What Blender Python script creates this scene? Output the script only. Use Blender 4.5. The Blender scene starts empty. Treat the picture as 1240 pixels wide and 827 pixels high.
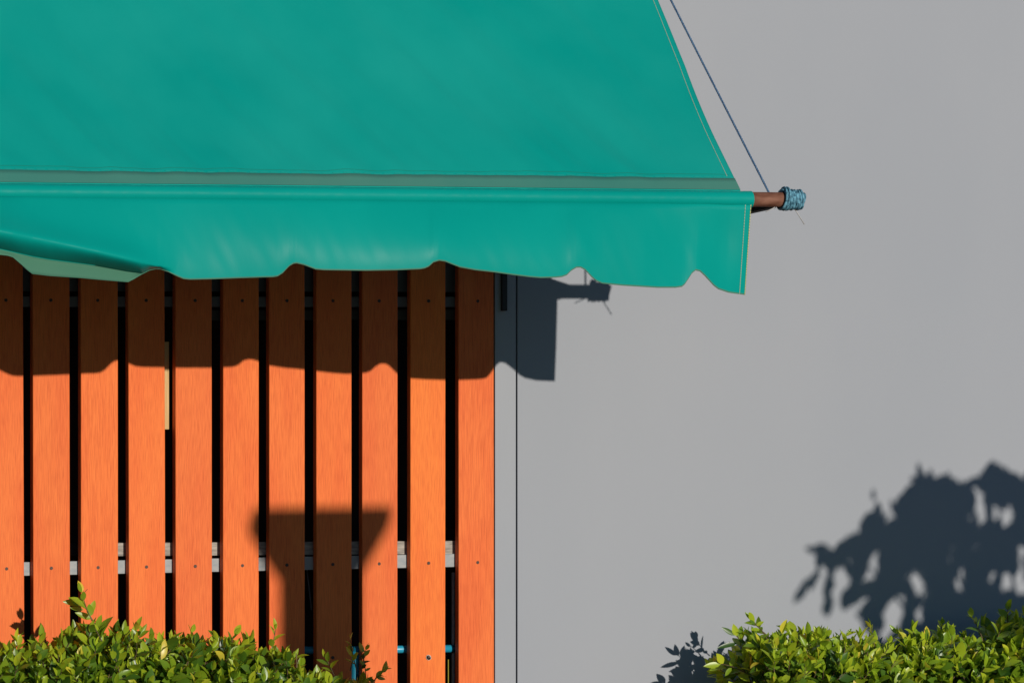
import bpy, bmesh, math, random
import numpy as np
from mathutils import Vector, noise
random.seed(7); rng = np.random.default_rng(7)
S = bpy.context.scene
R = math.radians

# ------------------------------------------------------------------ camera
TH = R(23.0); FPX = 6500.0; DIST = FPX / 471.0; EYE = 1.70
CX, CY, HORIZ = 620.0, 413.5, 386.0
CAM = Vector((-DIST * math.sin(TH), -DIST * math.cos(TH), EYE))
cd = bpy.data.cameras.new('camera'); cam = bpy.data.objects.new('camera', cd)
S.collection.objects.link(cam); S.camera = cam
cam.location = CAM; cam.rotation_euler = (R(90), 0, -TH)
cd.sensor_width = 36; cd.lens = 36 * FPX / 1240.0
cd.shift_y = -(CY - HORIZ) / 1240.0
cd.clip_start = 0.1; cd.clip_end = 3000

# ------------------------------------------------------------------ light
SUN_TAN, SUN_KA = 0.224, 0.08          # rise and sideways run per metre out of the wall
sdir = Vector((SUN_KA, -1, SUN_TAN)).normalized()
EL = math.asin(sdir.z); AZ = math.atan2(sdir.x, sdir.y)
W = bpy.data.worlds.new('World'); S.world = W; W.use_nodes = True
nt = W.node_tree; sky = nt.nodes.new('ShaderNodeTexSky'); sky.sky_type = 'NISHITA'
sky.sun_disc = False; sky.sun_elevation = EL; sky.sun_rotation = AZ
sky.air_density = 1.0; sky.dust_density = 0.0; sky.ozone_density = 4.0
nt.links.new(sky.outputs[0], nt.nodes['Background'].inputs[0])
nt.nodes['Background'].inputs[1].default_value = 0.058
sl = bpy.data.lights.new('sun', 'SUN'); so = bpy.data.objects.new('sun', sl)
S.collection.objects.link(so); sl.energy = 3.4; sl.angle = R(0.5); sl.color = (1, .925, .82)
so.location = (2, -20, 8); so.rotation_euler = sdir.to_track_quat('Z', 'Y').to_euler()
S.view_settings.view_transform = 'Standard'; S.view_settings.look = 'None'
S.view_settings.exposure = 0.0; S.view_settings.gamma = 1.0
S.view_settings.use_curve_mapping = False

# ------------------------------------------------------------------ helpers
_r = Vector((math.cos(TH), -math.sin(TH), 0)); _f = Vector((math.sin(TH), math.cos(TH), 0))
def at(px, py, d=0.0):
    """point of the place seen at (px,py) that stands d metres out from the wall"""
    v = _f * FPX + _r * (px - CX) + Vector((0, 0, HORIZ - py))
    return CAM + v * ((-d - CAM.y) / v.y)
def scr(P):
    q = Vector(P) - CAM; z = q.dot(_f)
    return CX + FPX * q.dot(_r) / z, HORIZ - FPX * q.z / z
def X(px, d=0.0): return at(px, 500, d).x
def Zs(py, px=300, d=0.0): return at(px, py, d).z
def shade_px(P):
    """where the shadow of P falls on the wall, in picture pixels"""
    P = Vector(P); d = -P.y
    return scr((P.x - SUN_KA * d, 0, P.z - SUN_TAN * d))
def sm(a, b, x):
    t = max(0, min(1, (x - a) / (b - a))); return t * t * (3 - 2 * t)
def interp(pts, x): return float(np.interp(x, [p[0] for p in pts], [p[1] for p in pts]))

def link(name, bm, mat, parent=None, smooth=False, bevel=0):
    me = bpy.data.meshes.new(name); bm.normal_update(); bm.to_mesh(me); bm.free()
    o = bpy.data.objects.new(name, me); S.collection.objects.link(o)
    for m in (mat if isinstance(mat, (list, tuple)) else [mat]): me.materials.append(m)
    if smooth:
        for p in me.polygons: p.use_smooth = True
    if bevel:
        b = o.modifiers.new('bevel', 'BEVEL'); b.width = bevel; b.segments = 2; b.limit_method = 'ANGLE'
    if parent: adopt(o, parent)
    return o
def adopt(o, parent):
    o.parent = parent
    o.location = o.location - world_loc(parent)
def world_loc(o):
    v = Vector((0, 0, 0))
    while o: v = v + o.location; o = o.parent
    return v
def box(bm, x0, x1, y0, y1, z0, z1):
    vs = [bm.verts.new((x, y, z)) for x in (x0, x1) for y in (y0, y1) for z in (z0, z1)]
    for f in ((0,1,3,2),(4,6,7,5),(0,4,5,1),(2,3,7,6),(0,2,6,4),(1,5,7,3)):
        bm.faces.new([vs[i] for i in f])
    return bm
def tube(bm, pts, r, n=10, cap=True):
    pts = [Vector(p) for p in pts]; rings = []
    rr = r if isinstance(r, (list, tuple)) else [r] * len(pts)
    up = None
    for i, p in enumerate(pts):
        t = (pts[min(i + 1, len(pts) - 1)] - pts[max(i - 1, 0)]).normalized()
        if up is None: up = Vector((0, 0, 1)) if abs(t.z) < .9 else Vector((1, 0, 0))
        a = t.cross(up).normalized(); b = a.cross(t).normalized(); up = b
        rings.append([bm.verts.new(p + (a * math.cos(k * 2 * math.pi / n) + b * math.sin(k * 2 * math.pi / n)) * rr[i]) for k in range(n)])
    for A, B in zip(rings, rings[1:]):
        for k in range(n): bm.faces.new((A[k], A[(k + 1) % n], B[(k + 1) % n], B[k]))
    if cap:
        bm.faces.new(rings[0][::-1]); bm.faces.new(rings[-1])
    return bm
def empty(name, loc, label, cat, group=None):
    o = bpy.data.objects.new(name, None); S.collection.objects.link(o); o.location = loc
    o.empty_display_size = .1
    tag(o, label, cat, group); return o
def tag(o, label, cat, group=None):
    o['label'] = label; o['category'] = cat
    if group: o['group'] = group

# ------------------------------------------------------------------ materials
def mat(name, col, rough=.6, spec=.4, metal=0.0):
    m = bpy.data.materials.new(name); m.use_nodes = True
    b = m.node_tree.nodes['Principled BSDF']
    b.inputs['Base Color'].default_value = (*col, 1); b.inputs['Roughness'].default_value = rough
    b.inputs['Specular IOR Level'].default_value = spec; b.inputs['Metallic'].default_value = metal
    return m
def noisy(name, col, col2, scale=(5, 5, 5), rough=.6, spec=.4, bump=.0, bscale=None, detail=6, metal=0, lo=.35, hi=.65, bdist=.002):
    """two-tone procedural surface with optional bump, in object metres"""
    m = mat(name, col, rough, spec, metal); n = m.node_tree; L = n.links.new
    b = n.nodes['Principled BSDF']
    tc = n.nodes.new('ShaderNodeTexCoord'); mp = n.nodes.new('ShaderNodeMapping'); mp.inputs['Scale'].default_value = scale
    nz = n.nodes.new('ShaderNodeTexNoise'); nz.inputs['Scale'].default_value = 1; nz.inputs['Detail'].default_value = detail
    cr = n.nodes.new('ShaderNodeValToRGB'); cr.color_ramp.elements[0].position = lo; cr.color_ramp.elements[1].position = hi
    cr.color_ramp.elements[0].color = (*col, 1); cr.color_ramp.elements[1].color = (*col2, 1)
    L(tc.outputs['Object'], mp.inputs[0]); L(mp.outputs[0], nz.inputs['Vector']); L(nz.outputs['Fac'], cr.inputs[0]); L(cr.outputs[0], b.inputs['Base Color'])
    if bump:
        mp2 = n.nodes.new('ShaderNodeMapping'); mp2.inputs['Scale'].default_value = bscale or scale
        n2 = n.nodes.new('ShaderNodeTexNoise'); n2.inputs['Scale'].default_value = 1; n2.inputs['Detail'].default_value = 4
        bp = n.nodes.new('ShaderNodeBump'); bp.inputs['Strength'].default_value = bump; bp.inputs['Distance'].default_value = bdist
        L(tc.outputs['Object'], mp2.inputs[0]); L(mp2.outputs[0], n2.inputs['Vector']); L(n2.outputs['Fac'], bp.inputs['Height']); L(bp.outputs[0], b.inputs['Normal'])
    return m

M_wall = noisy('painted_board', (.322, .342, .380), (.346, .362, .396), (1.3, 1, .8), .75, .25, .18, (160, 160, 160), bdist=.001)
M_trim = noisy('painted_trim', (.333, .350, .384), (.352, .368, .400), (9, 1, 1.5), .7, .25, .15, (200, 200, 60), bdist=.001)
M_back = mat('dark_backing', (.035, .036, .042), .8, .2)  # near-black colour stands in for the unlit interior behind the gaps
M_header = mat('dark_header', (.17, .19, .22), .7, .3)
M_rail = noisy('galvanised_paint', (.27, .31, .33), (.36, .38, .38), (40, 40, 90), .55, .4)
M_bar = noisy('weathered_wood', (.25, .23, .20), (.46, .42, .37), (30, 90, 160), .8, .2)
M_board = noisy('pale_timber', (.56, .37, .16), (.64, .46, .22), (200, 10, 12), .7, .2)
M_tin = mat('dull_steel', (.20, .22, .24), .45, .5, .3)
M_blue = noisy('blue_pvc', (.02, .32, .50), (.03, .37, .56), (30, 30, 30), .35, .5)
M_screw = mat('screw_steel', (.07, .04, .028), .5, .5, .6)
M_dust = mat('drilling_dust', (.60, .50, .42), .9, .1)
M_iron = mat('dark_iron', (.018, .018, .020), .6, .4)
M_rust = noisy('rusty_steel', (.11, .036, .018), (.25, .115, .075), (26, 60, 60), .75, .3, .5, (90, 160, 160), metal=.1, lo=.3, hi=.7)
M_stitch = mat('pale_thread', (.42, .50, .38), .8, .2)
M_soil = noisy('soil', (.05, .038, .028), (.11, .085, .06), (9, 9, 9), .95, .1, .8, (30, 30, 30), bdist=.02)
M_conc = noisy('pillar_render', (.34, .33, .31), (.42, .41, .39), (4, 4, 4), .85, .2, .3, (60, 60, 60))

def slat_mat():
    m = noisy('orange_slat', (0, 0, 0), (1, 1, 1), (700, 300, 24), .62, .28, .5, (420, 420, 16), detail=5, lo=.22, hi=.60, bdist=.0012)
    n = m.node_tree; L = n.links.new; b = n.nodes['Principled BSDF']
    fine = b.inputs['Base Color'].links[0].from_socket
    tc = n.nodes.new('ShaderNodeTexCoord'); mp = n.nodes.new('ShaderNodeMapping'); mp.inputs['Scale'].default_value = (14, 14, 3.2)
    nz = n.nodes.new('ShaderNodeTexNoise'); nz.inputs['Scale'].default_value = 1; nz.inputs['Detail'].default_value = 3
    oi = n.nodes.new('ShaderNodeObjectInfo')
    add = n.nodes.new('ShaderNodeVectorMath'); add.operation = 'ADD'
    sc = n.nodes.new('ShaderNodeVectorMath'); sc.operation = 'SCALE'; sc.inputs[0].default_value = (37, 11, 23)
    L(oi.outputs['Random'], sc.inputs['Scale']); L(tc.outputs['Object'], add.inputs[0]); L(sc.outputs[0], add.inputs[1])
    for mpn in [x for x in n.nodes if x.type == 'MAPPING']:
        L(add.outputs[0], mpn.inputs[0])
    L(add.outputs[0], mp.inputs[0]); L(mp.outputs[0], nz.inputs['Vector'])
    m1 = n.nodes.new('ShaderNodeMix'); m1.data_type = 'RGBA'; m1.blend_type = 'MULTIPLY'
    rampA = n.nodes.new('ShaderNodeValToRGB')
    rampA.color_ramp.elements[0].color = (.70, .54, .46, 1); rampA.color_ramp.elements[1].color = (1.0, 1.0, 1.0, 1)
    L(fine, rampA.inputs[0])
    rampB = n.nodes.new('ShaderNodeValToRGB'); rampB.color_ramp.elements[0].position = .36; rampB.color_ramp.elements[1].position = .6
    rampB.color_ramp.elements[0].color = (.95, .84, .86, 1); rampB.color_ramp.elements[1].color = (1, 1, 1, 1)
    L(nz.outputs['Fac'], rampB.inputs[0])
    m1.inputs['Factor'].default_value = 1; L(rampA.outputs[0], m1.inputs['A']); L(rampB.outputs[0], m1.inputs['B'])
    m2 = n.nodes.new('ShaderNodeMix'); m2.data_type = 'RGBA'; m2.blend_type = 'MULTIPLY'; m2.inputs['Factor'].default_value = 1
    L(oi.outputs['Color'], m2.inputs['A']); L(m1.outputs['Result'], m2.inputs['B']); L(m2.outputs['Result'], b.inputs['Base Color'])
    return m
M_slat = slat_mat()

def fabric(name, c1, c2, rough=.42, trans=.06, spec=.07):
    m = noisy(name, c1, c2, (3.0, 3.0, 1.6), rough, spec, .22, (420, 420, 420), bdist=.0006, lo=.3, hi=.7)
    n = m.node_tree; b = n.nodes['Principled BSDF']; out = [x for x in n.nodes if x.type == 'OUTPUT_MATERIAL'][0]
    b.inputs['Sheen Weight'].default_value = .0
    t = n.nodes.new('ShaderNodeBsdfTranslucent'); mx = n.nodes.new('ShaderNodeMixShader'); mx.inputs[0].default_value = trans
    n.links.new(b.inputs['Base Color'].links[0].from_socket, t.inputs[0])
    n.links.new(b.outputs[0], mx.inputs[1]); n.links.new(t.outputs[0], mx.inputs[2]); n.links.new(mx.outputs[0], out.inputs[0])
    return m
M_can = fabric('green_canvas', (.001, .290, .250), (.009, .330, .282), .5, .02, .035)
M_val = fabric('green_canvas_valance', (.001, .285, .244), (.002, .315, .268), .38, .03, .07)
M_hem = fabric('grey_green_hem', (.058, .180, .120), (.082, .215, .142), .6, .02)  # hem edge colour; also carries the soft pale light on the left lip
M_band = fabric('faded_band', (.046, .212, .175), (.072, .228, .182), .6, .01)

def rope_mat():
    m = mat('blue_rope', (.05, .16, .30), .7, .3); n = m.node_tree; b = n.nodes['Principled BSDF']
    tc = n.nodes.new('ShaderNodeTexCoord'); nz = n.nodes.new('ShaderNodeTexNoise'); nz.inputs['Scale'].default_value = 110
    cr = n.nodes.new('ShaderNodeValToRGB'); cr.color_ramp.elements[0].position = .36; cr.color_ramp.elements[1].position = .62
    cr.color_ramp.elements[0].color = (.03, .10, .15, 1); cr.color_ramp.elements[1].color = (.16, .40, .52, 1)
    n.links.new(tc.outputs['Object'], nz.inputs['Vector']); n.links.new(nz.outputs['Fac'], cr.inputs[0]); n.links.new(cr.outputs[0], b.inputs['Base Color'])
    return m
M_wrap = rope_mat()
M_rope = noisy('blue_cord', (.045, .10, .20), (.10, .20, .33), (150, 150, 90), .7, .3)
M_frag = mat('frayed_cord_end', (.48, .48, .48), .8, .2)

def leaf_mat(name, ramp, trans=.32, rough=.34):
    m = mat(name, (.05, .1, .02), rough, .5); n = m.node_tree; L = n.links.new
    b = n.nodes['Principled BSDF']; out = [x for x in n.nodes if x.type == 'OUTPUT_MATERIAL'][0]
    a = n.nodes.new('ShaderNodeAttribute'); a.attribute_name = 'tint'
    cr = n.nodes.new('ShaderNodeValToRGB'); e = cr.color_ramp.elements
    while len(e) < len(ramp): e.new(.5)
    for i, (p, c) in enumerate(ramp): e[i].position = p; e[i].color = (*c, 1)
    L(a.outputs['Fac'], cr.inputs[0]); L(cr.outputs[0], b.inputs['Base Color'])
    hs = n.nodes.new('ShaderNodeHueSaturation'); hs.inputs['Hue'].default_value = .485; hs.inputs['Value'].default_value = 1.6
    L(cr.outputs[0], hs.inputs['Color'])
    t = n.nodes.new('ShaderNodeBsdfTranslucent'); mx = n.nodes.new('ShaderNodeMixShader'); mx.inputs[0].default_value = trans
    L(hs.outputs[0], t.inputs[0]); L(b.outputs[0], mx.inputs[1]); L(t.outputs[0], mx.inputs[2]); L(mx.outputs[0], out.inputs[0])
    return m
M_leaf = leaf_mat('hedge_leaf', [(0, (.026, .078, .012)), (.28, (.085, .185, .016)), (.5, (.235, .370, .020)), (.78, (.47, .56, .030)), (1, (.72, .60, .06))])
M_tleaf = leaf_mat('tree_leaf', [(0, (.020, .055, .012)), (.6, (.040, .095, .018)), (1, (.07, .14, .025))], .15)
M_twig = noisy('twig_bark', (.10, .065, .035), (.20, .14, .08), (60, 60, 60), .8, .2)
M_bark = noisy('tree_bark', (.09, .07, .05), (.18, .15, .12), (20, 20, 6), .9, .2, .6, (40, 40, 12), bdist=.006)

# ------------------------------------------------------------------ ground
def ground_mat():
    m = noisy('paving', (.10, .098, .095), (.14, .136, .13), (1.3, 1.3, 1.3), .9, .2, .4, (40, 40, 40))
    n = m.node_tree; L = n.links.new; b = n.nodes['Principled BSDF']
    br = n.nodes.new('ShaderNodeTexBrick'); tc = n.nodes.new('ShaderNodeTexCoord')
    br.inputs['Scale'].default_value = 1; br.inputs['Brick Width'].default_value = .6; br.inputs['Row Height'].default_value = .6
    br.inputs['Mortar Size'].default_value = .006; br.offset = 0
    br.inputs['Color1'].default_value = (1, 1, 1, 1); br.inputs['Color2'].default_value = (.9, .9, .9, 1); br.inputs['Mortar'].default_value = (.45, .43, .4, 1)
    L(tc.outputs['Object'], br.inputs['Vector'])
    mx = n.nodes.new('ShaderNodeMix'); mx.data_type = 'RGBA'; mx.blend_type = 'MULTIPLY'; mx.inputs['Factor'].default_value = 1
    L(b.inputs['Base Color'].links[0].from_socket, mx.inputs['A']); L(br.outputs['Color'], mx.inputs['B']); L(mx.outputs['Result'], b.inputs['Base Color'])
    return m
M_pave = ground_mat()
M_far = noisy('asphalt_ground', (.045, .045, .046), (.065, .065, .065), (.2, .2, .2), .95, .1)
bm = bmesh.new(); vs = [bm.verts.new(p) for p in ((-900, -900, -.01), (900, -900, -.01), (900, 900, -.01), (-900, 900, -.01))]; bm.faces.new(vs)
g = link('ground', bm, M_far); g['kind'] = 'structure'
bm = bmesh.new(); box(bm, -9, 12, -7, -.62, -.05, .0); g = link('pavement', bm, M_pave); g['kind'] = 'structure'
bm = bmesh.new(); box(bm, -9, 12, -.52, -.002, -.05, .06); g = link('planting_bed', bm, M_soil); g['kind'] = 'structure'
bm = bmesh.new(); box(bm, -9, 12, -.618, -.522, -.05, .12); g = link('kerb', bm, M_conc, bevel=.008); g['kind'] = 'structure'

# ------------------------------------------------------------------ building
XE = X(598.3)                                # right edge of the slat bay
XT0, XT1 = X(599.3), X(624.6)                # narrow trim board
XW = X(626.6)                                # main wall from here on
XL = XE - .1315 * 21 - .03                   # left end of the slat bay
ZTOP, ZBAY = 3.75, 2.72
bld = empty('building', (XW + 1.5, 2.5, 0), 'smooth grey painted shop building behind the green awning and the slats', 'building')
bm = bmesh.new(); box(bm, XW, 5.2, 0, .12, .0, ZTOP); link('wall', bm, M_wall, bld, bevel=.0015)
bm = bmesh.new(); box(bm, XT0, XT1, -.001, .06, .0, ZTOP); link('trim', bm, M_trim, bld, bevel=.0012)
bm = bmesh.new(); box(bm, XL, XT0 - .003, .002, .12, ZBAY, ZTOP); link('header_wall', bm, M_wall, bld)
bm = bmesh.new(); box(bm, -6, XL - .003, 0, .12, 0, ZTOP); link('wall', bm, M_wall, bld)
bm = bmesh.new()
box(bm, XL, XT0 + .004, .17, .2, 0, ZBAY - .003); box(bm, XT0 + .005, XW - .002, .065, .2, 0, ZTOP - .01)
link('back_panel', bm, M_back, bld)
bm = bmesh.new(); box(bm, -6, 5.2, .23, 5, 0, ZTOP - .002); link('rear_block', bm, M_wall, bld)
bm = bmesh.new(); box(bm, -6.1, 5.3, -.04, 5.1, ZTOP + .002, ZTOP + .14); link('roof', bm, M_conc, bld)

# ------------------------------------------------------------------ slat screen
scrn = empty('slat_screen', (XE - 1.4, .02, 0), 'screen of upright orange wood-look slats under the green awning', 'slat screen')
edges = [(-16, 28.8), (40.6, 85), (98, 142.8), (155.8, 199.8), (213, 257), (270.2, 313.4), (326, 369), (383.3, 426), (438.8, 481.6), (497, 539.4), (555.3, 598)]
cols = [(.90, .200, .042), (.88, .196, .041), (.92, .210, .042), (.93, .211, .042), (.88, .194, .044), (.92, .207, .042),
        (.90, .200, .042), (.91, .205, .042), (.87, .191, .044), (.95, .228, .038), (.89, .196, .044)]
xs = [(X(a), X(b)) for a, b in edges]
p = (xs[-1][0] - xs[0][0]) / 10
allx = [(xs[0][0] - p * k, xs[0][1] - p * k, cols[(k * 3) % 11], None) for k in range(10, 0, -1)] + [(a, b, c, i) for i, ((a, b), c) in enumerate(zip(xs, cols))]
SZ0, SZ1 = .12, ZBAY - .03
def screw_bm(x, z, r=.0042, dust=False):
    bm = bmesh.new(); tube(bm, [(x, .0008, z), (x, -.0012, z)], r, 10)
    tube(bm, [(x, -.0011, z), (x, -.0016, z)], r * .45, 6); return bm
for n_, (a, b, c, i) in enumerate(allx):
    bm = bmesh.new(); a2, b2 = a, b
    box(bm, a2, b2, 0, .0245, SZ0, SZ1)
    bmesh.ops.subdivide_edges(bm, edges=[e for e in bm.edges if abs(e.verts[0].co.z - e.verts[1].co.z) > 1], cuts=6)
    tilt = .0026 * max(0, (6 - (i if i is not None else 0))) / 6
    for v in bm.verts:
        v.co.x += (Zs(600) - v.co.z) * tilt + .0006 * math.sin(v.co.z * 2.1 + n_ * 1.9)
        v.co.y += .0008 * math.sin(v.co.z * 1.4 + n_ * 2.3)
    s = link('slat', bm, M_slat, scrn, bevel=.0016); s.color = (*c, 1)
    if i in (9,): s['label'] = 'slat of a yellower orange than its neighbours'
    xc = (a + b) / 2
    for (py0, slope) in ((363.5, .002), (688.5, -.0135), (797, -.003)):
        if py0 > 700 and i not in (7, 9): continue
        px = scr((xc, 0, 1))[0]
        z = Zs(py0 + slope * px, px)
        jit = .004 * math.sin(n_ * 5.1)
        bmk = screw_bm(xc + jit + (Zs(600) - z) * tilt, z)
        link('screw', bmk, M_screw, s)
        if i == 9 and py0 > 700:
            bmd = bmesh.new()
            for k in range(14):
                t = k / 14 * math.tau
                tube(bmd, [(xc + jit + math.cos(t) * .0052, 0, z + math.sin(t) * .0052), (xc + jit + math.cos(t) * .0052, -.0012, z + math.sin(t) * .0052)], .0016 + .0012 * (t > 2.2), 5)
            link('screw_dust', bmd, M_dust, s)
# rails behind the slats (rails rise very slightly to the right, as built)
def rail(name, y0l, y0r, h, ya, yb, m, pxa=None, pxb=None):
    xa = XL + .01 if pxa is None else X(pxa); xb = XE - .002 if pxb is None else X(pxb)
    za, zb = Zs(y0l, 33), Zs(y0r, 547)
    xk = (X(33), X(547)); z = lambda x: za + (zb - za) * (x - xk[0]) / (xk[1] - xk[0])
    bm = bmesh.new(); box(bm, xa, xb, ya, yb, 0, h)
    for v in bm.verts: v.co.z = z(v.co.x) - h / 2 + (v.co.z - h / 2)
    return link(name, bm, m, scrn, bevel=.001)
rail('rail', 681, 671, .0335, .0262, .045, M_rail)
rail('rail', 359, 359.5, .026, .0262, .045, mat('shaded_rail', (.13, .15, .18), .6, .3))  # upper rail: awning shade put into a darker colour of its own
rail('crossbar', 658.5, 655.5, .033, .036, .060, M_bar, 138)
rail('crossbar', 659.5, 657, .030, .075, .095, M_back, None, 136)  # shadowed frame at the left, its shade put into the dark colour
rail('crossbar', 376, 375, .026, .046, .066, mat('shaded_crossbar', (.10, .10, .10), .8, .2), 250)  # upper wood bar, darkened in colour for the shade under the awning
bm = bmesh.new(); box(bm, XL + .02, XE - .004, .05, .075, Zs(353), ZBAY - .02); link('top_board', bm, M_header, scrn)
# ------------------------------------------------------------------ bits behind the slats
def behind(name, bm, m, label, cat): o = link(name, bm, m, None, bevel=0); tag(o, label, cat); return o
def bx(px, d): return at(px, 500, -d).x
bm = bmesh.new(); box(bm, bx(186, .03), bx(204.6, .03), .030, .040, Zs(520, 200), Zs(414, 200))
behind('timber_board', bm, M_board, 'pale yellow timber board sunlit in a gap between two orange slats', 'board')
bm = bmesh.new(); tube(bm, [(bx(147.5, .06), .105, Zs(640)), (bx(147.5, .06), .105, .1)], .0085, 12)
o = behind('metal_post', bm, M_tin, 'thin grey metal tube standing in the gap left of the sliver of hedge top, below the lower rail', 'tube')
o['label'] = 'short grey metal tube behind the slats above the left hedge'
bm = bmesh.new(); tube(bm, [(bx(549.2, .052), .054, Zs(694, 549)), (bx(549.2, .052), .054, .1)], .0042, 10)
behind('conduit', bm, M_rail, 'thin pale conduit running down in the last gap beside the rightmost slat', 'conduit')
bm = bmesh.new(); tube(bm, [(bx(543.3, .056), .058, Zs(800, 543)), (bx(543.3, .056), .058, .1)], .0016, 8)
behind('yellow_cable', bm, mat('yellow_cable', (.35, .30, .03), .5, .4), 'thin yellow cable hanging below the blue pipe in the last gap', 'cable')
zb = Zs(786.5, 500, -.04)
bm = bmesh.new(); tube(bm, [(bx(430, .04), .048, zb + .003), (bx(553.5, .04), .048, zb)], .0098, 16)
tube(bm, [(bx(366, .04), .048, zb + .006), (bx(428, .04), .048, zb + .003)], .0098, 16)
pts = [(bx(432, .04), .0478, zb), (bx(432, .04), .0478, zb - .02), (bx(430.5, .04), .0478, zb - .07), (bx(430.5, .04), .0478, .12)]
tube(bm, pts, [.0118, .0118, .0098, .0098], 14)
o = behind('water_pipe', bm, M_blue, 'bright blue plastic water pipe running behind the slats near the hedge', 'pipe')
for p_ in o.data.polygons: p_.use_smooth = True
bm = bmesh.new(); tube(bm, [(bx(372 + 6 * t, .07), .075, Zs(690 + 42 * t + 10 * t * t)) for t in np.linspace(0, 1, 9)], .002, 6)
behind('loose_wire', bm, M_tin, 'thin curved grey wire hanging in the gap beneath the lower rail', 'wire')

# ------------------------------------------------------------------ awning
PD = .975                                   # pipe stands this far out from the wall
PC = at(900, 241.6, PD); PZ = PC.z; PR = .018
XPEND = at(968.5, 241.6, PD).x; XSL = at(909.3, 241.6, PD).x; XCR = at(897.5, 232, PD).x
XA0 = X(0, PD) - .75
aw = empty('awning', (XSL - 1.4, 0, PZ), 'green canvas awning with scalloped valance over the slat screen', 'awning')
# direction of the canopy, from the slant of its side edge
lo_, hi_ = 0, PD
for _ in range(50):
    md = (lo_ + hi_) / 2
    if scr((XCR - .0, -md, PZ + (PD - md)))[0] > 800.5: hi_ = md
    else: lo_ = md
P0 = at(800.5, 0, md); SLOPE = (P0.z - (PZ + PR)) / (PD - md)
ZATT = PZ + PR + SLOPE * (PD - .04)
print('canopy slope deg', math.degrees(math.atan(SLOPE)), 'attach z', ZATT, 'pipe z', PZ)
# canopy sheet
NU, NV = 300, 90
bm = bmesh.new(); grid = []
def canopy_pt(u, t, lift=0.0):
    """u metres left of the right edge, t 0 at the pipe .. 1 at the wall"""
    d = PD - t * (PD - .04)
    z = PZ + PR + SLOPE * (PD - d)
    L = t * 1.35
    # small diagonal puckers gathering at the pipe seam, fading upward
    q = u - .45 * L + .02 * math.sin(u * 5)
    nz = noise.noise(Vector((q * 13.0, L * 1.8, 3.1)))
    nz2 = noise.noise(Vector((q * 19.0, L * 2.6, 9.7)))
    nb = noise.noise(Vector((u * 1.7, L * 2.2, 1.3)))
    fall = (.25 + .75 * math.exp(-max(0, L - .05) / .28)) * sm(.012, .10, L)
    edge = sm(0, .3, u)
    w = (nz * .0110 + (.35 - abs(nz2)) * .0062) * fall * edge + nb * .012 * sm(0, .2, L) + nz * .0016 * sm(.05, .3, L)
    sag = -.010 * math.sin(math.pi * min(1, t)) 
    k = (w + sag + lift)
    n = Vector((0, -math.sin(math.atan(SLOPE)), math.cos(math.atan(SLOPE))))
    xe = XCR - .006 * math.sin(math.pi * min(1, L / .45)) * math.exp(-u * 3) if L < .45 else XCR
    p0 = Vector((xe - u, -d, z)) + n * k
    return p0
UL = XCR - XA0
for i in range(NU + 1):
    u = UL * i / NU
    grid.append([bm.verts.new(canopy_pt(u, j / NV)) for j in range(NV + 1)])
for i in range(NU):
    for j in range(NV): bm.faces.new((grid[i][j], grid[i][j + 1], grid[i + 1][j + 1], grid[i + 1][j]))
o = link('canopy', bm, M_can, aw, smooth=True)
md_ = o.modifiers.new('cloth', 'SOLIDIFY'); md_.thickness = .0012; md_.offset = -1
# dull seam band lying on the canopy just above the sleeve
bm = bmesh.new(); prev = None; BT = .034
for i in range(NU + 1):
    u = .0005 + (UL - .0005) * i / NU
    row = [bm.verts.new(canopy_pt(u, t, .0022)) for t in (0.004, BT * .33, BT * .66, BT * .985)] + [bm.verts.new(canopy_pt(u, BT, .0002))]
    if prev:
        for k in range(4): bm.faces.new((prev[k], prev[k + 1], row[k + 1], row[k]))
    prev = row
link('seam_band', bm, M_band, aw, smooth=True)
# stitches
def stitch(name, fn, n, r=.0008, m=M_stitch, parent=aw, dash=(7, 2)):
    bm = bmesh.new(); pts = [fn(i / n) for i in range(n + 1)]
    i = 0
    while i < n:
        j = min(n, i + dash[0]); tube(bm, pts[i:j + 1], r, 5); i = j + dash[1]
        if i >= n: break
    return link(name, bm, m, parent, smooth=True)
stitch('side_stitching', lambda s: canopy_pt(.0118 + .0062 * (1 - s), .040 + s * .7, .0006), 260, .00075, dash=(13, 0))
M_dk = mat('dark_green_thread', (.01, .16, .12), .7, .2)
stitch('seam_stitching', lambda s: canopy_pt(.01 + s * (UL - .02), .044 + .0008 * math.sin(s * 40), .0003), 900, .0005, M_dk, dash=(30, 0))
stitch('seam_stitching', lambda s: canopy_pt(.01 + s * (UL - .02), .037, .0007), 900, .0007, mat('light_green_thread', (.015, .33, .29), .6, .2))
# sleeve round the pipe
bm = bmesh.new(); N = 420; K = 20; prev = None
for i in range(N + 1):
    x = XA0 + (XSL - XA0) * i / N
    rr = PR + .0022 + .0006 * noise.noise(Vector((x * 30, 0, 5)))
    ring = []
    for k in range(K):
        a = k / K * math.tau
        r2 = rr + .0005 * noise.noise(Vector((x * 90, math.sin(a) * 2, math.cos(a) * 2)))
        ring.append(bm.verts.new((x, -PD - r2 * math.cos(a), PZ + r2 * math.sin(a))))
    if prev:
        for k in range(K): bm.faces.new((prev[k], ring[k], ring[(k + 1) % K], prev[(k + 1) % K]))
    prev = ring
link('sleeve', bm, M_val, aw, smooth=True)
# rusty pipe
bm = bmesh.new(); n = 40; pts = []; rr = []
for i in range(n + 1):
    x = XA0 - .12 + (XPEND - XA0 + .12) * i / n
    pts.append((x, -PD, PZ)); rr.append(PR)
tube(bm, pts, rr, 28); link('pipe', bm, M_rust, aw, smooth=False, bevel=0)
bpy.data.objects['pipe'].data.shade_smooth() if hasattr(bpy.types.Mesh, 'shade_smooth') else None

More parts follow.
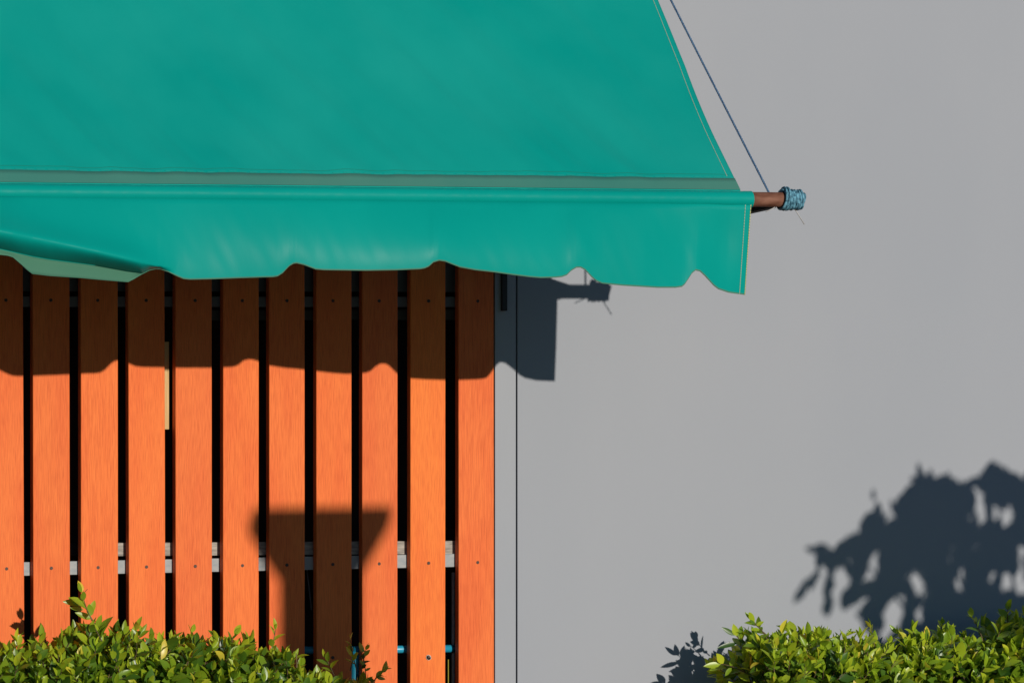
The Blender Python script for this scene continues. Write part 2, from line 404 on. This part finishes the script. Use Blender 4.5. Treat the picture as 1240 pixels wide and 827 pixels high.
# valance --------------------------------------------------------------
HEM = [(0,309),(9,310),(15.5,312),(26,321),(33,327.5),(39,332),(60,334.5),(98,337),(125,339.5),(155,342),(162,338.5),(170,333.6),(181,328),(188,326.4),(194,326.4),(204,329.7),(214,334.6),(222,338),(230,338.8),(258,338.2),
       (290,337),(320,336),(330,335.8),(336,334.8),(342,331),(349.7,322.8),(355,319.6),(359,319),(367.7,321),(382,326.4),(392,327.3),(444,328),(480,327.4),(508,326.2),(514,325.2),(519,323),(524.5,318),(531.6,315.8),(539,317),(548,320.6),(557,324),(575,327.3),
       (598.7,330),(620,333),(640,335.6),(654,336.8),(672,336.4),(680,335.6),(686,333.4),(691.5,328),(697.7,324.3),(703,324.2),(708.5,327.3),(716.6,336),(722,340.5),(729,343.6),(754,346),(796,348.6),(818,348.6),(825.6,347.4),(829,344.5),(832.5,339.5),(838,331),(842.4,327.6),(847.7,329),(853,334),(859,340.5),(864,346),(869.7,350.3),(882,354.5),(902,357.2)]
for k in range(5):                                   # the same scallops carry on to the left, outside the frame
    b0 = -168 * (k + 1)
    HEM += [(b0 + 168 - 14, 306), (b0 + 168 - 26, 316), (b0 + 100, 322), (b0 + 40, 330), (b0 + 32, 328), (b0 + 16, 311), (b0 + 8, 308)]
HEM.sort()
HD = [(-700, 1.03), (-200, 1.04), (0, 1.062), (120, 1.055), (190, 1.035), (260, 1.035), (357, 1.035), (530, 1.06), (700, 1.05), (780, 1.035), (845, 1.015), (902, .974)]
BAND = [(-400, 278), (-60, 288), (0, 302), (40, 311), (60, 314.5), (116, 321.5), (155, 328.5), (185, 333), (215, 337)]
RIDGE = [(-400, 262), (0, 279), (60, 291.5), (120, 305), (191, 322), (240, 327)]
def val_col(px):
    """rows of one valance column, as (screen x, screen y, distance out)"""
    hem = interp(HEM, px); hd = interp(HD, px)
    side = sm(800, 905, px)
    top = 231.5 + .0097 * px + 6.4
    w = 1 - sm(110, 205, px); w2 = 1 - sm(150, 215, px)
    ridge = interp(RIDGE, px) if px < 215 else None
    yr = min(top + (hem - top) * .78, ridge if ridge else 1e9)
    if ridge is None: yr = top + (hem - top) * .78
    else: yr = min(ridge, hem - 5)
    bw = 1.6 + 16 * w * sm(-5, 50, px) * (1 - .45 * sm(80, 190, px)) + 3 * w
    yb = min(hem - 1.5, max(yr + 1.5, interp(BAND, px))) if w2 > 0 else hem - 1.6
    d0 = PD + .0165
    rows = []
    fold = sm(770, 850, px) * (1 - sm(865, 905, px))
    def dep(y):
        s = max(0, (y - top) / max(1, hem - top))
        if y < top: return PD + .006
        base = d0 + (hd - d0) * (math.sin(min(1, s * 1.05) * math.pi / 2) ** .9 if hd > d0 else s)
        q = px * .021 - y * .008
        base += .0030 * noise.noise(Vector((px * .016 - y * .010, y * .012, 2.2))) * sm(0, .15, s)
        base += .0007 * noise.noise(Vector((px * .07 - y * .03, y * .02, 5.2))) * sm(0, .1, s)
        base -= .014 * fold * math.sin(s * math.pi)
        # outward roll at the left
        if w2 > 0:
            if y <= yr: base += w2 * .034 * math.exp(-((yr - y) / 17.0) ** 1.5)
            else:
                e = (y - yr) / max(2, (yb - yr)); e = min(e, 1.0)
                base += w2 * (.034 - .068 * e ** 1.6)
                if y > yb: base += w2 * .010 * (y - yb) / max(3, hem - yb)
        return base
    for k in range(27): rows.append(top + (yr - top) * (k / 26) ** .9)
    rows[0] = top - 3.0
    for k in range(1, 13): rows.append(yr + (yb - yr) * k / 12)
    for k in range(1, 5): rows.append(yb + (hem - yb) * k / 4)
    out = []
    for y in rows:
        s = (y - top) / max(1, hem - top)
        xx = px + (7.5 * (1 - s)) * side
        out.append(at(xx, y, dep(y)))
    return out, (yb, hem)
pxs = sorted(set(list(np.arange(-600, 0, 6.0)) + list(np.arange(0, 903, 2.0)) + [h[0] for h in HEM if -600 < h[0] <= 902] + [902.0]))
bm = bmesh.new(); prev = None; vcols = []
for px in pxs:
    c, _ = val_col(float(px)); vcols.append(c)
    row = [bm.verts.new(p) for p in c]
    if prev:
        for k in range(len(row) - 1):
            f = bm.faces.new((prev[k], prev[k + 1], row[k + 1], row[k]))
            if k >= 38: f.material_index = 1
    prev = row
o = link('valance', bm, [M_val, M_hem], aw, smooth=True)
md_ = o.modifiers.new('cloth', 'SOLIDIFY'); md_.thickness = .0016; md_.offset = 1
def val_line(off):
    c1, _ = val_col(902.0 - off); return [Vector(p) + Vector((0, -.0022, 0)) for p in c1]
M_ystitch = mat('yellowish_thread', (.62, .56, .26), .8, .2)
for off, r, m in ((.6, .0011, M_ystitch), (7.0, .0009, M_stitch)):
    bm = bmesh.new(); pts = val_line(off)
    for i in range(0, len(pts) - 1): tube(bm, [pts[i] + (pts[i+1]-pts[i]) * .08, pts[i] + (pts[i + 1] - pts[i]) * .93], r, 6)
    link('valance_stitching', bm, m, aw, smooth=True)
bm = bmesh.new()
for i in range(0, len(vcols) - 1):
    a, b = vcols[i][0], vcols[i + 1][0]
    tube(bm, [a + Vector((0, -.0022, -.0005)), b + Vector((0, -.0022, -.0005))], .0012, 5, False)
link('sleeve_stitching', bm, mat('light_seam', (.10, .45, .36), .6, .3), aw, smooth=True)
# side arm and its bracket on the trim board
A0 = at(936, 247, PD - .012); A1 = at(609, 318, .035)
bm = bmesh.new(); tube(bm, [A0, A0 + (A1 - A0) * .5, A1], .0125, 14); link('arm', bm, M_iron, aw, smooth=True)
bm = bmesh.new(); box(bm, X(606), X(612.3), -.012, -.0015, Zs(376.5, 609), Zs(296, 609)); tube(bm, [A1 + Vector((-.02, 0, 0)), A1 + Vector((.02, 0, 0))], .016, 12)
link('wall_bracket', bm, M_iron, aw, bevel=.001)
# roller box at the top of the canopy
bm = bmesh.new(); tube(bm, [(XA0 - .1, -.075, ZATT + .01), (XCR + .15, -.075, ZATT + .01)], .055, 24); link('roller', bm, M_val, aw, smooth=True)

# ------------------------------------------------------------------ rope
RB = at(936, 243, PD - .020); RT = at(708, -208, .012)
rp = empty('rope', RT, 'thin blue rope stretched from the wall to the rusty pipe end where it is wound', 'rope')
bm = bmesh.new()
for ph in (0, math.tau / 3, 2 * math.tau / 3):
    pts = []
    n = 420; ax = (RT - RB).normalized(); e1 = ax.cross(Vector((1, 0, 0))).normalized(); e2 = ax.cross(e1)
    for i in range(n + 1):
        t = i / n; a = ph + t * (RT - RB).length / .024 * math.tau
        pts.append(RB + (RT - RB) * t + (e1 * math.cos(a) + e2 * math.sin(a)) * .0014 - Vector((0, 0, .004 * math.sin(t * math.pi))))
    tube(bm, pts, .0015, 6)
link('line', bm, M_rope, rp, smooth=True)
bm = bmesh.new(); x0 = at(946.5, 240, PD).x; x1 = at(971, 240, PD).x
rnd = random.Random(3)
for layer, (xa, xb, r0, turns) in enumerate(((x0, x1, PR + .0025, 14), (x0 + .002, x0 + .016, PR + .0060, 4), (x0 + .010, x1 - .004, PR + .0050, 8), (x0 + .0, x0 + .012, PR + .0085, 2))):
    pts = []; n = int(turns * 18); ph = rnd.random() * 6
    for i in range(n + 1):
        t = i / n; a = ph + t * turns * math.tau
        xx = xa + (xb - xa) * t + .0032 * math.sin(a * 1.0 + layer * 2) + .0016 * math.sin(a * .37 + layer)
        r2 = r0 + .0012 * math.sin(a * .71 + layer) + (.003 * math.sin(a) if layer == 3 else 0)
        r2 -= .006 * sm(.86, 1, t) if layer == 0 else 0
        pts.append((xx, -PD - r2 * math.cos(a), PZ + r2 * math.sin(a)))
    tube(bm, pts, .0026 if layer else .0029, 7)
tube(bm, [(x1 - .012, -PD, PZ), (x1 - .003, -PD, PZ)], PR * .93, 20)
link('knot_wrap', bm, M_wrap, rp, smooth=True)
def from_shadow(px, py, d):
    w = at(px, py, 0); return Vector((w.x + SUN_KA * d, -d, w.z + SUN_TAN * d))
for q in ([(726, 355), (731, 366), (740.5, 381)], [(712, 356), (705, 363), (696, 367)]):
    bm = bmesh.new(); tube(bm, [from_shadow(a_, b_, PD) for a_, b_ in q], .0014, 6)
    link('frayed_end', bm, M_frag, rp, smooth=True)

# ------------------------------------------------------------------ leaves
def leaf_template(wid, nst=5, fold=.25, droop=.25, point=1.0):
    ts = np.linspace(0, 1, nst); V = []
    for t in ts:
        w = wid * .5 * (math.sin(math.pi * t ** .85) ** .8) * (1 if 0 < t < 1 else .04)
        z = -droop * t * t
        for s in (-1, 0, 1): V.append((s * w, t, z + abs(s) * w * fold))
    Fc = []
    for i in range(nst - 1):
        for s in range(2):
            a = i * 3 + s; Fc.append((a, a + 1, a + 4, a + 3))
    return np.array(V), np.array(Fc)
class Leaves:
    def __init__(s): s.V = []; s.F = []; s.T = []; s.n = 0
    def add(s, base, direction, up, length, tint, wid=.42, fold=.3, droop=.2):
        V, Fc = leaf_template(wid, 6, fold, droop)
        y = Vector(direction).normalized(); x = y.cross(Vector(up))
        if x.length < 1e-4: x = y.cross(Vector((1, .3, 0)))
        x.normalize(); z = x.cross(y)
        M = np.array([x, y, z]); P = (V * length) @ M + np.array(base)
        s.V.append(P); s.F.append(Fc + s.n); s.n += len(P); s.T += [tint] * len(P)
        return P
    def build(s, name, m, parent):
        V = np.concatenate(s.V); Fc = np.concatenate(s.F)
        me = bpy.data.meshes.new(name); me.from_pydata(V.tolist(), [], Fc.tolist())
        at_ = me.attributes.new('tint', 'FLOAT', 'POINT'); at_.data.foreach_set('value', np.array(s.T, dtype=np.float32))
        me.materials.append(m); me.polygons.foreach_set('use_smooth', [True] * len(me.polygons))
        o = bpy.data.objects.new(name, me); S.collection.objects.link(o); adopt(o, parent); return o
def rv(r, a=1.0): return Vector((r.gauss(0, a), r.gauss(0, a), r.gauss(0, a)))

def sprig(LV, tw, r, base, direction, length, nl, lsize, young=.5, alt=True):
    d = direction.normalized(); p = base.copy(); pts = [p.copy()]
    side = d.cross(Vector((0, 0, 1)) + rv(r, .4)).normalized()
    rot = r.random() * 6
    for i in range(nl):
        d = (d + rv(r, .10) + Vector((0, 0, .04))).normalized()
        p = p + d * (length / nl); pts.append(p.copy())
        rot += 2.4 + r.gauss(0, .3)
        e1 = d.cross(Vector((.3, .2, 1))).normalized(); e2 = d.cross(e1)
        out = (e1 * math.cos(rot) + e2 * math.sin(rot))
        tpos = (i + 1) / nl
        ld = (out * (1.0 - .45 * tpos) + d * (.55 + .7 * tpos) + rv(r, .12)).normalized()
        up = (d * .8 - out * .3 + rv(r, .35) + Vector((0, -.25, .45)))
        L = lsize * r.uniform(.62, 1.12) * (1 - .28 * (tpos > .85))
        tint = min(1, max(0, r.gauss(.30 + young * .16, .17) + young * (tpos - .5) * .55 + (.42 if r.random() < .035 else 0)))
        LV.add(p, ld, up, L, tint, r.uniform(.43, .60), r.uniform(.15, .45), r.uniform(.02, .30))
    LV.add(p, (d + rv(r, .1)), rv(r, 1), lsize * r.uniform(.5, .8), min(1, .62 + r.gauss(0, .1)), .36, .5, .1)
    tube(tw, pts, [max(.0007, .0016 * (1 - .55 * k / len(pts))) for k in range(len(pts))], 4, False)

def hedge(name, label, topf, xa, xb, da, db, seed, extra, endR=None, endL=None, dens=620, young=.5, shoots=()):
    r = random.Random(seed)
    root = empty(name, ((xa + xb) / 2, -(da + db) / 2, .06), label, 'hedge')
    LV = Leaves(); tw = bmesh.new()
    L = xb - xa
    def inside(x): return xa <= x <= xb
    # outer skin, dense at the top
    for k in range(int(dens * L)):
        x = r.uniform(xa, xb); d = r.uniform(da, db)
        top = topf(x, d)
        # round the hedge ends and shoulders
        mid = (da + db) / 2; half = (db - da) / 2
        top -= .05 * abs((d - mid) / half) ** 3
        z = top - .035 - abs(r.gauss(0, .075))
        if z < top - .30: continue
        dr = Vector((r.gauss(0, .35), -(d - mid) / half * .55 + r.gauss(0, .30) - .15, 1.0 - r.random() * .4))
        if endR is not None and xb - x < .10: dr.x += .7 * (1 - (xb - x) / .1)
        if endL is not None and x - xa < .10: dr.x -= .7 * (1 - (x - xa) / .1)
        sprig(LV, tw, r, Vector((x, -d, z)), dr, r.uniform(.045, .085), r.randint(5, 8), .049, young)
    # the face towards the street and the body below
    for k in range(int(620 * L)):
        x = r.uniform(xa, xb); top = topf(x, db)
        z = .12 + (top - .2) * math.sqrt(r.random()); d = db - abs(r.gauss(0, .06))
        sprig(LV, tw, r, Vector((x, -d, z)), Vector((r.gauss(0, .5), -1, .6)), r.uniform(.05, .09), 6, .046)
    # inner old wood leaves
    for k in range(int(900 * L)):
        x = r.uniform(xa + .02, xb - .02); d = r.uniform(da + .03, db - .03); z = topf(x, d) - .08 - r.random() ** 1.5 * .4
        LV.add((x, -d, z), rv(r) + Vector((0, 0, .4)), rv(r), .046 * r.uniform(.8, 1.2), max(0, r.gauss(.18, .1)), .5, .2, .2)
    for (base, direction, length, nl, ls) in extra:
        sprig(LV, tw, r, base, direction, length, nl, ls, .7)
    for stem, leaves, d in shoots:
        tube(tw, [at(x_, y_, d) for x_, y_ in stem], [.0016 - .0009 * k / (len(stem) - 1) for k in range(len(stem))], 5, False)
        for (bx_, by_, tx_, ty_, wd, tint) in leaves:
            b_ = at(bx_, by_, d + .002); t_ = at(tx_, ty_, d + r.uniform(-.004, .016))
            LV.add(b_, t_ - b_, Vector((-.35, -1, .35)) + rv(r, .18), (t_ - b_).length, tint, wd, .25, .06)
    # woody stems from the bed
    for k in range(int(16 * L)):
        x = xa + .12 + (L - .24) * (k + r.random() * .7) / (16 * L); p = Vector((x, -(da + db) / 2 + r.gauss(0, .03), .05)); pts = [p.copy()]
        for q in range(7):
            p = p + Vector((r.gauss(0, .018), r.gauss(0, .018), .105)); pts.append(p.copy())
            if q > 2:
                e = p + Vector((r.gauss(0, .03), r.gauss(0, .04), .09)); tube(tw, [p, (p + e) / 2 + rv(r, .006), e], [.003, .0024, .0014], 5, False)
        tube(tw, pts, [.007 - .0007 * i for i in range(len(pts))], 6, False)
    LV.build('foliage', M_leaf, root)
    link('stems', tw, M_twig, root, smooth=True)
    return root
HT_L = [(-400, 765), (0, 775), (20, 772), (45, 768), (70, 757), (100, 751), (120, 748), (150, 751), (175, 757), (205, 762), (230, 762), (262, 761), (290, 770), (330, 777), (365, 797), (395, 806), (425, 808), (440, 822)]
HT_R = [(868, 800), (880, 776), (900, 766), (930, 755), (1000, 757), (1050, 757), (1068, 772), (1085, 772), (1098, 752), (1130, 751), (1170, 757), (1190, 748), (1210, 736), (1240, 734), (1700, 735)]
def topL(x, d):
    px, _ = scr((x, -d, .9)); return at(px, interp(HT_L, px) + 24, d).z
def topR(x, d):
    px, _ = scr((x, -d, .9)); return at(px, interp(HT_R, px) + 25, d).z
DM = .30
ex = [(at(128, 782, .36), Vector((-.5, -.05, 1)), .15, 7, .046), (at(330, 804, .34), Vector((-.05, 0, 1)), .085, 6, .040), (at(432, 812, .30), Vector((-.2, 0, 1)), .078, 5, .030),
      (at(436, 815, .30), Vector((.35, 0, .9)), .06, 5, .028), (at(230, 790, .3), Vector((.05, 0, 1)), .05, 5, .035), (at(450, 826, .3), Vector((.8, 0, .6)), .05, 4, .032), (at(405, 818, .3), Vector((-.3, 0, 1)), .05, 5, .034)]
SH_L = [([(126, 790), (120, 768), (113, 752), (105, 738), (98, 729), (97.5, 722), (106, 713)],
         [(98, 730, 76, 728, .36, .45), (101, 733, 83, 723, .36, .5), (101, 738, 84, 735, .3, .42), (111, 749, 91, 741, .36, .5), (109, 743, 115, 726, .42, .62), (117, 759, 123, 744, .42, .5), (118, 764, 104, 758, .4, .4)], .34),
        ([(444, 832), (442, 806), (439, 786)], [(440, 790, 435, 777, .4, .55), (441, 794, 448, 786, .5, .5), (442, 806, 436, 799, .5, .5), (442, 812, 449, 808, .4, .4)], .30),
        ([(424, 812), (428, 796), (423, 778)], [(427, 795, 419, 782, .3, .6), (427, 800, 432, 789, .4, .5)], .32),
        ([(452, 830), (456, 818)], [(455, 819, 464, 811, .45, .5), (456, 820, 467, 822, .4, .4), (453, 826, 446, 820, .4, .3)], .30)]
SH_R = [([(915, 790), (900, 778), (888, 766)], [(890, 769, 874, 759, .3, .15), (892, 770, 888, 755, .5, .72), (895, 772, 898, 757, .5, .4), (893, 778, 868, 784, .22, .05), (905, 780, 912, 765, .45, .3), (903, 778, 893, 774, .35, .1)], .30),
        ([(905, 815), (885, 806), (872, 803)], [(873, 804, 852, 806, .34, .62), (876, 803, 868, 791, .5, .8), (884, 806, 890, 795, .5, .5), (886, 808, 878, 818, .45, .5)], .30),
        ([(930, 775), (922, 762), (912, 754)], [(914, 756, 908, 750, .4, .3), (916, 757, 925, 752, .45, .7), (920, 762, 909, 762, .4, .6)], .33)]
hedge('hedge', 'clipped leafy green hedge below the orange slats, with loose shoots on top', topL, X(0, DM) - .8, X(432, DM), .12, .46, 11, ex, endR=1, young=.35, shoots=SH_L)
ex = [(at(905, 800, .30), Vector((-.5, 0, 1)), .06, 6, .042), (at(905, 815, .26), Vector((-.9, 0, .6)), .05, 6, .04), (at(915, 790, .32), Vector((-.35, 0, 1)), .055, 6, .040),
      (at(930, 770, .3), Vector((-.6, 0, .6)), .06, 6, .036), (at(1060, 792, .3), Vector((.1, 0, 1)), .07, 5, .038), (at(1140, 778, .3), Vector((0, 0, 1)), .05, 5, .036), (at(1190, 776, .36), Vector((-.1, 0, 1)), .07, 6, .038),
      (at(1222, 762, .36), Vector((-.1, 0, 1)), .06, 6, .038)]
hedge('hedge', 'clipped leafy green hedge standing before the bare grey wall', topR, X(902, DM), X(1240, DM) + .9, .12, .46, 23, ex, endL=1, young=.9, shoots=SH_R)

# ------------------------------------------------------------------ small tree right of the view, throws the leafy shadow
TL = 3.0
POLY = [(961,729),(966,708),(983,689),(990,676),(977,664),(990,662),(1010,657),(1030,645),(1042,628),(1052,612),(1057,588),(1063,598),(1066,618),(1076,605),(1090,594),(1104,585),(1112,556),(1120,571),(1150,573),(1168,583),(1176,582),(1186,570),(1198,553),(1214,565),(1240,574),(1262,560),(1300,575),(1350,565),(1420,600),(1480,660),(1490,740),(1440,820),(1370,880),(1260,900),(1160,890),(1122,845),(1108,800),(1094,770),(1060,805),(1046,770),(1040,747),(1028,737),(1022,750),(1016,744),(1018,715),(1024,688),(1015,686),(1012,705),(1009,735),(1001,750),(994,738),(996,712),(1001,688),(995,684),(987,700),(974,719)]
HOLES = [(1057,686,8,20,.3),(1045,728,8,9,0),(1081,746,12,34,.35),(1115,706,6,20,-.65),(1150,679,6,7,0),(1183,661,6,7,0),(1156,660,5,6,0),(1162,710,6,12,-.3),(1187,612,6,13,0),(1205,616,6,7,0),(1220,629,9,11,.4),(1230,706,22,9,.3),(1200,705,4,10,0),(1112,738,6,12,.3),(1080,622,7,8,0),(1030,700,3,9,.2)]
def inpoly(x, y):
    c = False; n = len(POLY)
    for i in range(n):
        x1, y1 = POLY[i]; x2, y2 = POLY[i - 1]
        if (y1 > y) != (y2 > y) and x < (x2 - x1) * (y - y1) / (y2 - y1) + x1: c = not c
    return c
def hole(x, y):
    for hx, hy, a, b, t in HOLES:
        dx, dy = x - hx, y - hy; u = dx * math.cos(t) + dy * math.sin(t); v = -dx * math.sin(t) + dy * math.cos(t)
        if (u / a) ** 2 + (v / b) ** 2 < 1: return True
    return False
tc = from_shadow(1285, 720, TL)
tr = empty('small_tree', (tc.x, tc.y, 0), 'small bushy tree standing just right of the view, in front of the grey wall', 'tree')
LV = Leaves(); r = random.Random(5)
cnt = 0
for k in range(90000):
    x = r.uniform(955, 1492); y = r.uniform(553, 900)
    if not inpoly(x, y) or hole(x, y): continue
    # leaf runs outward and down from the crown's heart
    ang = math.atan2(y - 690 + 60, x - 1230) if x < 1240 else r.uniform(0, 6.28)
    if r.random() < .3: dx, dy = r.gauss(0, 1), r.gauss(0, 1)
    elif y < 610 + 30 * r.random(): dx, dy = r.gauss(-.2, .5), -1
    else: dx, dy = (-.35 if x < 1240 else .35) + r.gauss(0, .35), 1
    nn = math.hypot(dx, dy); dx /= nn; dy /= nn
    Lp = r.uniform(11, 18) if k > 12000 else r.uniform(20, 34); wpx = Lp * .42
    ok = True
    for s in (.4, .8, 1.0):
        wv = wpx * .5 * math.sin(math.pi * s)
        for q in (-1, 0, 1):
            X_, Y_ = x + dx * Lp * s - dy * wv * q, y + dy * Lp * s + dx * wv * q
            if s < .9 and (not inpoly(X_, Y_) or (q == 0 and hole(X_, Y_))): ok = False; break
        if not ok: break
    if not ok: continue
    dd = TL + r.gauss(0, .16)
    a = from_shadow(x, y, dd); b = from_shadow(x + dx * Lp, y + dy * Lp, dd + r.gauss(0, .02))
    LV.add(a, b - a, Vector((0, -1, .2)) + rv(r, .25), (b - a).length, r.random(), .44, .12, .1); cnt += 1
    if cnt > 4200: break
for (x1, y1, x2, y2) in ((994, 690, 978, 708), (984, 699, 967, 716), (978, 708, 960, 730), (988, 696, 980, 716), (992, 668, 974, 663), (1004, 662, 984, 662), (1002, 700, 1000, 724), (1005, 716, 1002, 748), (1058, 606, 1057, 592), (1113, 576, 1112, 560)):
    a = from_shadow(x1, y1, TL); b = from_shadow(x2, y2, TL + .01); LV.add(a, b - a, Vector((0, -1, .2)), (b - a).length, .5, .42, .12, .1)
print('tree leaves', cnt, 'leftmost tree px', min(scr(Vector(v))[0] for P in LV.V for v in P[::6]))
LV.build('crown', M_tleaf, tr)
bm = bmesh.new(); T0 = Vector((tc.x, tc.y, 0)); fork = Vector((tc.x + .02, tc.y, .95))
tube(bm, [T0, T0 + Vector((.02, .01, .3)), T0 + Vector((.0, 0, .65)), fork], [.045, .036, .031, .028], 12)
for (px, py) in ((1030, 660), (1070, 630), (1125, 605), (1205, 595), (1290, 600), (1400, 640), (1100, 660), (1440, 720), (1210, 745)):
    e = from_shadow(px, py, TL + r.gauss(0, .08)); m1 = fork + (e - fork) * .5 + Vector((0, 0, .05)) + rv(r, .02)
    tube(bm, [fork, fork + (m1 - fork) * .5 + Vector((0, 0, .03)), m1, e], [.020, .013, .008, .003], 7)
link('trunk', bm, M_bark, tr, smooth=True)

# ------------------------------------------------------------------ pillar whose shadow falls on the slats
PL = 4.9
def fs(px, py, d=PL): return from_shadow(px, py, d)
HD_ = .09; zt = fs(388, 613, PL - HD_).z; xc = fs(388, 619).x; sc = (fs(472, 619).x - fs(304, 619).x) / 2; sp = (fs(438, 700).x - fs(342, 700).x) / 2
z1 = fs(388, 634, PL - .05).z; z2 = fs(388, 692, PL - .05).z
print('pillar px', scr((xc - sc, -PL, zt)), 'top', zt, 'width', sc * 2, sp * 2)
pl = empty('pillar', (xc, -PL, 0), 'square rendered gate pillar with flared cap, right of the view', 'pillar')
def frust(bm, secs):
    rings = []
    for h, z in secs: rings.append([bm.verts.new((xc + sx * h, -PL + sy * h * .46, z)) for sx, sy in ((-1,-1),(1,-1),(1,1),(-1,1))])
    for A, B in zip(rings, rings[1:]):
        for k in range(4): bm.faces.new((A[k], A[(k + 1) % 4], B[(k + 1) % 4], B[k]))
    bm.faces.new(rings[0][::-1]); bm.faces.new(rings[-1]); return bm
bm = bmesh.new(); frust(bm, [(sp * 1.15, 0), (sp * 1.15, .18), (sp, .2), (sp, z2)]); link('shaft', bm, M_conc, pl, bevel=.006)
bm = bmesh.new(); frust(bm, [(sp + .002, z2 + .001), (sp + (sc - sp) * .35, z2 + (z1 - z2) * .35), (sc * .97, z1), (sc, z1 + .005), (sc, zt)]); link('cap', bm, M_conc, pl, bevel=.004)
S.cycles.use_denoising = True if hasattr(S, 'cycles') else False
